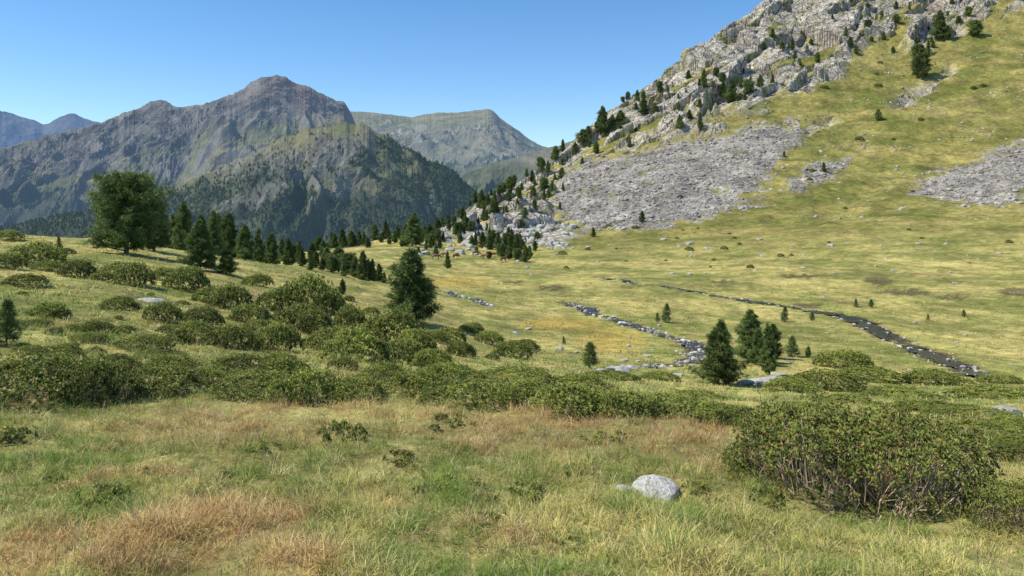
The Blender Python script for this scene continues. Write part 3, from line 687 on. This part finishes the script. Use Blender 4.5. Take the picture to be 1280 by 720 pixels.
for (u,v,w,h) in [(130,640,110,24),(560,620,120,18),(650,640,110,18),(430,560,80,26),(20,560,80,20),(760,560,90,14),(960,640,80,16),(560,545,90,14),(660,625,80,14),(420,545,60,20),(280,600,50,12),(480,660,60,12),(720,690,60,12),(180,600,60,12),(380,620,70,13),(60,610,60,12),(500,585,70,14),(720,600,60,12),(870,620,60,12),(330,570,60,13),(610,660,70,13),(850,680,70,12)]:
    bush(u,v,w,h,LOWB,'low sprawling green shrublet among dry grass tufts','shrublets scattered in the grass')
# ------------------------------------------------------------------ rocks
import bmesh
def ico(n):
    bm=bmesh.new();bmesh.ops.create_icosphere(bm,subdivisions=n,radius=1)
    V=np.array([v.co[:] for v in bm.verts]);T=np.array([[v.index for v in f.verts] for f in bm.faces]);bm.free();return V,T
def make_rock(seed,n=4,cuts=9,flat=.6,col=((.38,.37,.33),(.58,.56,.51)),lo=.55,horiz=False):
    rs=np.random.RandomState(seed);V,T=ico(n)
    for i in range(cuts):
        d=rs.normal(size=3)
        if horiz: d[2]*=.15
        d=unit(d);k=rs.uniform(lo,.88);p=V@d;V=V-np.outer(np.maximum(p-k,0)*.92,d)
    V=V*(1+.07*fbm(V[:,0]*2.4+V[:,2],V[:,1]*2.4+V[:,2],5,seed)[:,None])
    V=V*[1,.8,flat]
    C=mix(col[0],col[1],sm(fbm(V[:,0]*2,V[:,1]*2+V[:,2],3,seed),-.4,.4))
    return mk_mesh('rock',V,None,T,C,[M_rock],smooth=False)
ROCKS=[make_rock(81+i,3,9,.55+.1*(i%3)) for i in range(4)]
FG=make_rock(112,5,6,.42,((.58,.55,.49),(.80,.77,.70)),.68,True)
def rock(u,v,wpx,hpx,me=None,label='pale grey granite rock lying in the grass',group='granite rocks in the meadow',rot=None,sink=.12):
    x,y,zz=hit(u,v);s=wpx*y/F*.5;h=hpx*y/F
    add('rock',me or random.choice(ROCKS),label,'rock',None,group,(x,y+s*.5,zz+h*sink),rot or (random.uniform(-.2,.2),random.uniform(-.2,.2),random.uniform(-.5,.5)),(s,s,h/1.0))
# foreground slab: wide, low, top face tilted towards the viewer
x,y,zz=hit(826,628);s=62*y/F*.5
add('rock',FG,'pale lichen-spotted granite rock half sunk in grass','rock',None,'granite rocks in the meadow',(x,y+s*.75,zz+.015),(.30,.04,.15),(s*1.05,s*1.35,s*1.0))
x,y,zz=hit(782,616);s=26*y/F*.5
add('rock',FG,'small pale rock lying low in dry grass','rock',None,'granite rocks in the meadow',(x,y+s*.6,zz+.006),(.2,.1,1.9),(s,s*1.2,s))
for r in [(1264,522,44,18),(960,482,52,14),(932,482,26,9),(975,470,20,7),(772,466,34,9),(750,467,24,7),(790,462,18,6),(185,378,36,6),(700,437,12,5),(660,412,10,4),(1040,308,10,5),(862,306,14,6),(884,312,9,4),(1030,372,7,3),(830,300,9,4),(1195,355,8,3),(645,418,12,4),(310,372,10,4),(1128,262,10,5),(950,300,8,4),(780,452,12,4),(720,441,9,3),(810,446,12,5),(848,470,14,5)]:
    rock(*r)
for i in range(90):
    u=random.uniform(600,1280);v=random.choice([random.uniform(300,345),random.uniform(400,470)]);s=random.uniform(3,8)
    rock(u,v,s,s*.5)
for i in range(120):
    u=random.uniform(505,720);v=random.uniform(283,314)+ (0 if u>600 else 8);s=random.uniform(5,16)
    rock(u,v,s,s*.55,label='pale grey boulder at foot of the mountain',group='boulders at foot of the mountain')
IV,IT=ico(1)
def randrot(n):
    q=unit(R.normal(size=(n,4)));w,x,y,z=q.T
    return np.stack([np.stack([1-2*(y*y+z*z),2*(x*y-z*w),2*(x*z+y*w)],-1),np.stack([2*(x*y+z*w),1-2*(x*x+z*z),2*(y*z-x*w)],-1),np.stack([2*(x*z-y*w),2*(y*z+x*w),1-2*(x*x+y*y)],-1)],1)
def mass(name,P,S,C,label,cat):
    n=len(P);k=len(IV)
    V=IV[None]*R.uniform(.75,1.25,(n,k,1))
    V=np.sign(V)*np.abs(V)**.8
    V=V*R.uniform(.55,1.25,(n,1,3))*S[:,None,None]
    V=np.einsum('nij,nkj->nki',randrot(n),V);V[...,2]*=.65;V+=P[:,None]
    T=(IT[None]+np.arange(n)[:,None,None]*k).reshape(-1,3)
    me=mk_mesh(name,V.reshape(-1,3),None,T,np.repeat(C,k,axis=0),[M_scree]);add(name,me,label,cat,'stuff')
def pick(w,n):
    i=R.choice(len(w),n,p=w/w.sum());return np.stack([x2[i]+R.uniform(-.5,.5,n),y2[i]+R.uniform(-.5,.5,n),Zh2[i]],1),i
vis=(y2<560)&(uh>500)&(uh<1340)
P,i=pick((sh**2+.08*sh*(1-sh))*vis*(y2)**1.0,17000);S=.15+.85*R.rand(len(i))**3.8
tn=np.clip(R.rand(len(i))*.75+.5*sm(fbm(P[:,0]/22,P[:,1]/14,4,321),-.3,.3)-.12,0,1)
C=mix((.22,.20,.165),(.46,.42,.35),tn);P[:,2]-=.1*S;mass('scree',P,S,C,'grey field of loose scree and broken stones','scree')
P,i=pick((.6*np.clip(rh-.1,0,1)+.5*np.clip(4*sh*(1-sh),0,1))*vis*y2,1100);S=.25+1.1*R.rand(len(i))**3.2
P[:,2]-=S*.4
C=mix((.34,.305,.245),(.54,.49,.40),R.rand(len(i)));mass('boulders',P,S,C,'broken pale granite outcrops and boulders on mountainside','boulders')
w_=sm(fbm(x2/25,y2/25,3,600),.0,.4)*vis*(1-rh)*(1-sh)*(vh<275)
P,i=pick(w_*y2,1600);S=.12+.8*R.rand(len(i))**3.5;C=mix((.32,.29,.23),(.50,.455,.37),R.rand(len(i)));mass('stones',P,S,C,'small loose stones scattered on the grassy slope','stones')
PP=[]
for ks,(X,Y,w) in enumerate(SD):
    n=int(len(X)*(.9 if ks==0 else 3.2));i=R.randint(0,len(X),n)
    sg=np.where(R.rand(n)<.5,-1,1)*(.5+R.normal(size=n)*.16);dx=np.gradient(X);dy=np.gradient(Y);l=np.hypot(dx,dy)
    if ks>0: sg=R.normal(size=n)*.7
    px=X[i]-dy[i]/l[i]*sg*w[i];py=Y[i]+dx[i]/l[i]*sg*w[i];PP.append(np.stack([px,py,H(px,py)-.03],1))
P=np.concatenate(PP);S=.04+.22*R.rand(len(P))**3.5
mass('stream_stones',P,S,mix((.26,.24,.20),(.66,.62,.55),R.rand(len(P))),'wet and dry stones along the stream bed','stones')
# ------------------------------------------------------------------ cows
def cow_mesh():
    vs=[];ed=[];rd=[]
    def v(p,r,par=None):
        vs.append(p);rd.append(r)
        if par is not None: ed.append((par,len(vs)-1))
        return len(vs)-1
    pel=v((-.70,0,1.10),(.27,.30));bel=v((-.25,0,1.03),(.32,.36),pel);che=v((.30,0,1.05),(.30,.35),bel);sho=v((.58,0,1.12),(.22,.28),che)
    nk=v((.88,0,1.0),(.15,.19),sho);hd=v((1.14,0,.72),(.125,.13),nk);mz=v((1.28,0,.42),(.085,.085),hd)
    for s in (1,-1):
        a=v((.50,.17*s,.75),(.12,.12),sho);b=v((.50,.17*s,.42),(.065,.065),a);v((.50,.17*s,.04),(.06,.06),b)
        a=v((-.72,.18*s,.82),(.16,.15),pel);b=v((-.64,.17*s,.62),(.11,.10),a);c=v((-.82,.17*s,.42),(.06,.06),b);v((-.78,.17*s,.04),(.06,.06),c)
        v((1.02,.22*s,.86),(.05,.03),hd)
    t=v((-.98,0,1.12),(.05,.05),pel);v((-1.04,0,.55),(.035,.035),t)
    me=bpy.data.meshes.new('cow');me.from_pydata(vs,ed,[])
    return me,rd
mc,nt,N,L=newmat('cow_hide');o_=N.new('ShaderNodeOutputMaterial');p_=N.new('ShaderNodeBsdfPrincipled');p_.inputs['Roughness'].default_value=.7
tcn=N.new('ShaderNodeTexCoord');nz=N.new('ShaderNodeTexNoise');nz.inputs['Scale'].default_value=3;cr_=N.new('ShaderNodeValToRGB');cr_.color_ramp.elements[0].color=(.13,.06,.035,1);cr_.color_ramp.elements[1].color=(.27,.13,.07,1)
L.new(tcn.outputs['Object'],nz.inputs[0]);L.new(nz.outputs[0],cr_.inputs[0]);L.new(cr_.outputs[0],p_.inputs[0]);L.new(p_.outputs[0],o_.inputs[0])
me,rd=cow_mesh();me.materials.append(mc)
proto=bpy.data.objects.new('cow',me);COL.objects.link(proto)
sk=proto.modifiers.new('skin','SKIN')
bpy.context.view_layer.objects.active=proto;bpy.context.view_layer.update()
if len(me.skin_vertices)==0:
    with bpy.context.temp_override(object=proto,active_object=proto): bpy.ops.object.skin_root_mark
for i,r in enumerate(rd):
    try: me.skin_vertices[0].data[i].radius=r
    except Exception as e: print('skin',e);break
try: me.skin_vertices[0].data[0].use_root=True
except Exception: pass
sb=proto.modifiers.new('sub','SUBSURF');sb.levels=1;sb.render_levels=1
dg=bpy.context.evaluated_depsgraph_get();baked=bpy.data.meshes.new_from_object(proto.evaluated_get(dg))
bpy.data.objects.remove(proto)
for pl in baked.polygons: pl.use_smooth=True
baked.name='cow'
if len(baked.materials)==0: baked.materials.append(mc)
for (u,v,a) in [(595,320,.3),(606,324,2.6),(616,322,.1),(629,328,4.0),(545,325,.2),(556,322,2.8),(570,324,.9)]:
    x,y,zz=hit(u,v);add('cow',baked,'reddish-brown cow grazing on the valley meadow','cow',None,'cows grazing on the meadow',(x,y,zz),(0,0,a),(.85,.85,.85))
# ------------------------------------------------------------------ grass
reds=[hit(u,v)[:2]+(r,) for u,v,r in [(280,645,.40),(330,525,.95),(700,530,1.0),(830,545,.65),(50,690,.32),(200,705,.24),(600,535,.6),(230,590,.25),(880,540,.5),(340,700,.22),(120,600,.22),(640,680,.12),(450,640,.14)]]
def grass(name,N,y0,y1,nbl,Lr,wd,rad,seed,label,tr=.8,pw=0,lay=1.0):
    rs=np.random.RandomState(seed)
    y=np.exp(rs.uniform(math.log(y0),math.log(y1),N));t=rs.uniform(-tr,tr,N);x=t*y
    z,r,s,u,v=H(x,y,True)
    k=(r+s<.3)&(streamdist(x,y)>.15)
    x,y,z=x[k],y[k],z[k];N=len(x)
    a=fbm(x/2.2,y/2.2,3,701)+.7*fbm(x/9,y/9,3,703)*sm(y,10,30)+.8*fbm(x/.6,y/.6,3,702)*(1-sm(y,10,20))
    base=mix((.25,.33,.07),(.68,.58,.20),sm(a,-.34,.32))
    pr=np.zeros(N)
    jx=x+.5*fbm(x/.5,y/.5,2,720);jy=y+.5*fbm(x/.5,y/.5,2,721)
    for rx,ry,rr in reds: pr=np.maximum(pr,np.exp(-((jx-rx)**2+(jy-ry)**2)/rr**2)*1.25)
    pr=np.clip(np.maximum(pr,.6*sm(fbm(x/3.1,y/3.1,3,709),.25,.45)*(1-sm(y,20,50))),0,1)
    base=mix(base,(.62,.335,.175),pr*.88*rs.uniform(.35,1.1,N).clip(0,1))
    st=rs.rand(N)<.18;base[st]=base[st]*.45+np.array([.80,.69,.37])*.55
    gg=(rs.rand(N)<.22)&(pr<.45);base[gg]=[.18,.28,.055]
    base*=rs.uniform(.75,1.25,(N,1))
    hmap=fbm(x/.5,y/.5,3,711);hbig=fbm(x/1.8,y/1.8,2,713)
    tl=rs.uniform(.6,1.2,N)*np.clip(1+1.5*hmap+.5*hbig,.35,2.1)*(1+.2*pr)
    tdir=rs.normal(size=(N,2))*.35
    n=N*nbl;ix=np.repeat(np.arange(N),nbl)
    an=rs.uniform(0,6.28,n);rq=np.sqrt(rs.rand(n))*rad
    sc_=1.0 if pw==0 else (y[ix]/y0)**pw
    bx=x[ix]+np.cos(an)*rq*sc_;by=y[ix]+np.sin(an)*rq*sc_;bz=z[ix]-.012
    lean=rs.uniform(.2,1.25,n);an2=an+rs.normal(size=n)*.7
    D=np.stack([np.cos(an2)*lean*lay+tdir[ix,0],np.sin(an2)*lean*lay+tdir[ix,1],np.ones(n)],1)
    D=unit(D);L=tl[ix]*rs.uniform(Lr[0],Lr[1],n)*(1 if pw==0 else sc_**.6)
    w=wd*rs.uniform(.6,1.4,n)*sc_
    sa=rs.uniform(0,3.14,n);S=np.stack([np.cos(sa),np.sin(sa),np.zeros(n)],1)*w[:,None]*.5
    B=np.stack([bx,by,bz],1);Mid=B+D*L[:,None]*.55
    D2=D.copy();D2[:,2]-=.9*lean;D2[:,:2]*=1.35;D2+=rs.normal(size=D2.shape)*.15;D2=unit(D2);Tip=Mid+D2*L[:,None]*.5
    V=np.stack([B-S,B+S,Mid+S*.8,Mid-S*.8,Tip],1)
    o=np.arange(n)*5
    Q=np.stack([o,o+1,o+2,o+3],1);T=np.stack([o+3,o+2,o+4],1)
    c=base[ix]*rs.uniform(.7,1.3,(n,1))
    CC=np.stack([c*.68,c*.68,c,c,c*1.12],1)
    me=mk_mesh(name,V.reshape(-1,3),Q,T,CC.reshape(-1,3),[M_grass],smooth=False)
    add(name,me,label,'grass','stuff')
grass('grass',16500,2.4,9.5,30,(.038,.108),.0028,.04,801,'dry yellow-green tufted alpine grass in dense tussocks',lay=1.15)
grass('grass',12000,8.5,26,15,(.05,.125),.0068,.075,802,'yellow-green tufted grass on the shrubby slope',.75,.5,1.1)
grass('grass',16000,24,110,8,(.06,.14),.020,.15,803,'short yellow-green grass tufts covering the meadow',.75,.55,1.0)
rs=np.random.RandomState(5);n=1900
y=np.exp(rs.uniform(math.log(2.6),math.log(10),n));x=rs.uniform(-.75,.75,n)*y;z=H(x,y)
L=rs.uniform(.08,.20,n);D=unit(np.stack([rs.normal(.05,.3,n),rs.normal(0,.3,n),np.ones(n)],1));B=np.stack([x,y,z],1)
S=np.stack([np.ones(n),rs.normal(0,.3,n),np.zeros(n)],1)*.0009
Mid=B+D*L[:,None]*.75;Tp=B+D*L[:,None]+np.stack([rs.normal(.02,.02,n),rs.normal(0,.02,n),-rs.uniform(0,.03,n)],1)
V=np.stack([B-S,B+S,Mid+S,Mid-S,Mid+S*2.6+(Tp-Mid)*.4,Mid-S*2.6+(Tp-Mid)*.4,Tp],1);o=np.arange(n)*7
Q=np.concatenate([np.stack([o,o+1,o+2,o+3],1),np.stack([o+3,o+2,o+4,o+5],1)]);T=np.stack([o+5,o+4,o+6],1)
c=mix((.64,.54,.28),(.56,.34,.19),rs.rand(n));CC=np.repeat(c,7,axis=0)
add('grass_seed_heads',mk_mesh('grass_seed_heads',V.reshape(-1,3),Q,T,CC,[M_grass]),'thin straw-coloured grass stalks with seed heads','grass','stuff')
# ------------------------------------------------------------------ world, sun, camera
SAZ=math.radians(-98);SEL=math.radians(50)
w=bpy.data.worlds.new('World');sc.world=w;w.use_nodes=True;nt=w.node_tree
bg=nt.nodes['Background'];sky=nt.nodes.new('ShaderNodeTexSky');sky.sky_type='NISHITA';sky.sun_disc=False
sky.sun_elevation=SEL;sky.sun_rotation=SAZ;sky.altitude=1200;sky.air_density=1.0;sky.dust_density=.2;sky.ozone_density=3.5
hs=nt.nodes.new('ShaderNodeHueSaturation');hs.inputs['Saturation'].default_value=1.2;hs.inputs['Value'].default_value=1.12
nt.links.new(sky.outputs[0],hs.inputs['Color']);nt.links.new(hs.outputs[0],bg.inputs[0]);bg.inputs[1].default_value=.15
sd_=Vector((math.sin(SAZ)*math.cos(SEL),math.cos(SAZ)*math.cos(SEL),math.sin(SEL)))
l=bpy.data.lights.new('sun','SUN');l.energy=5.0;l.angle=math.radians(.5);l.color=(1,.945,.84)
lo=bpy.data.objects.new('sun',l);COL.objects.link(lo);lo.rotation_euler=sd_.to_track_quat('Z','Y').to_euler()
cam=bpy.data.cameras.new('camera');co=bpy.data.objects.new('camera',cam);COL.objects.link(co);sc.camera=co
cam.sensor_width=36;cam.lens=F/1280*36;cam.shift_y=-(360-HV)/1280;cam.clip_start=.1;cam.clip_end=20000
co.location=(0,0,0);co.rotation_euler=(math.radians(90),0,0)
sc.view_settings.view_transform='Standard';sc.view_settings.look='None';sc.view_settings.exposure=0
print('done')
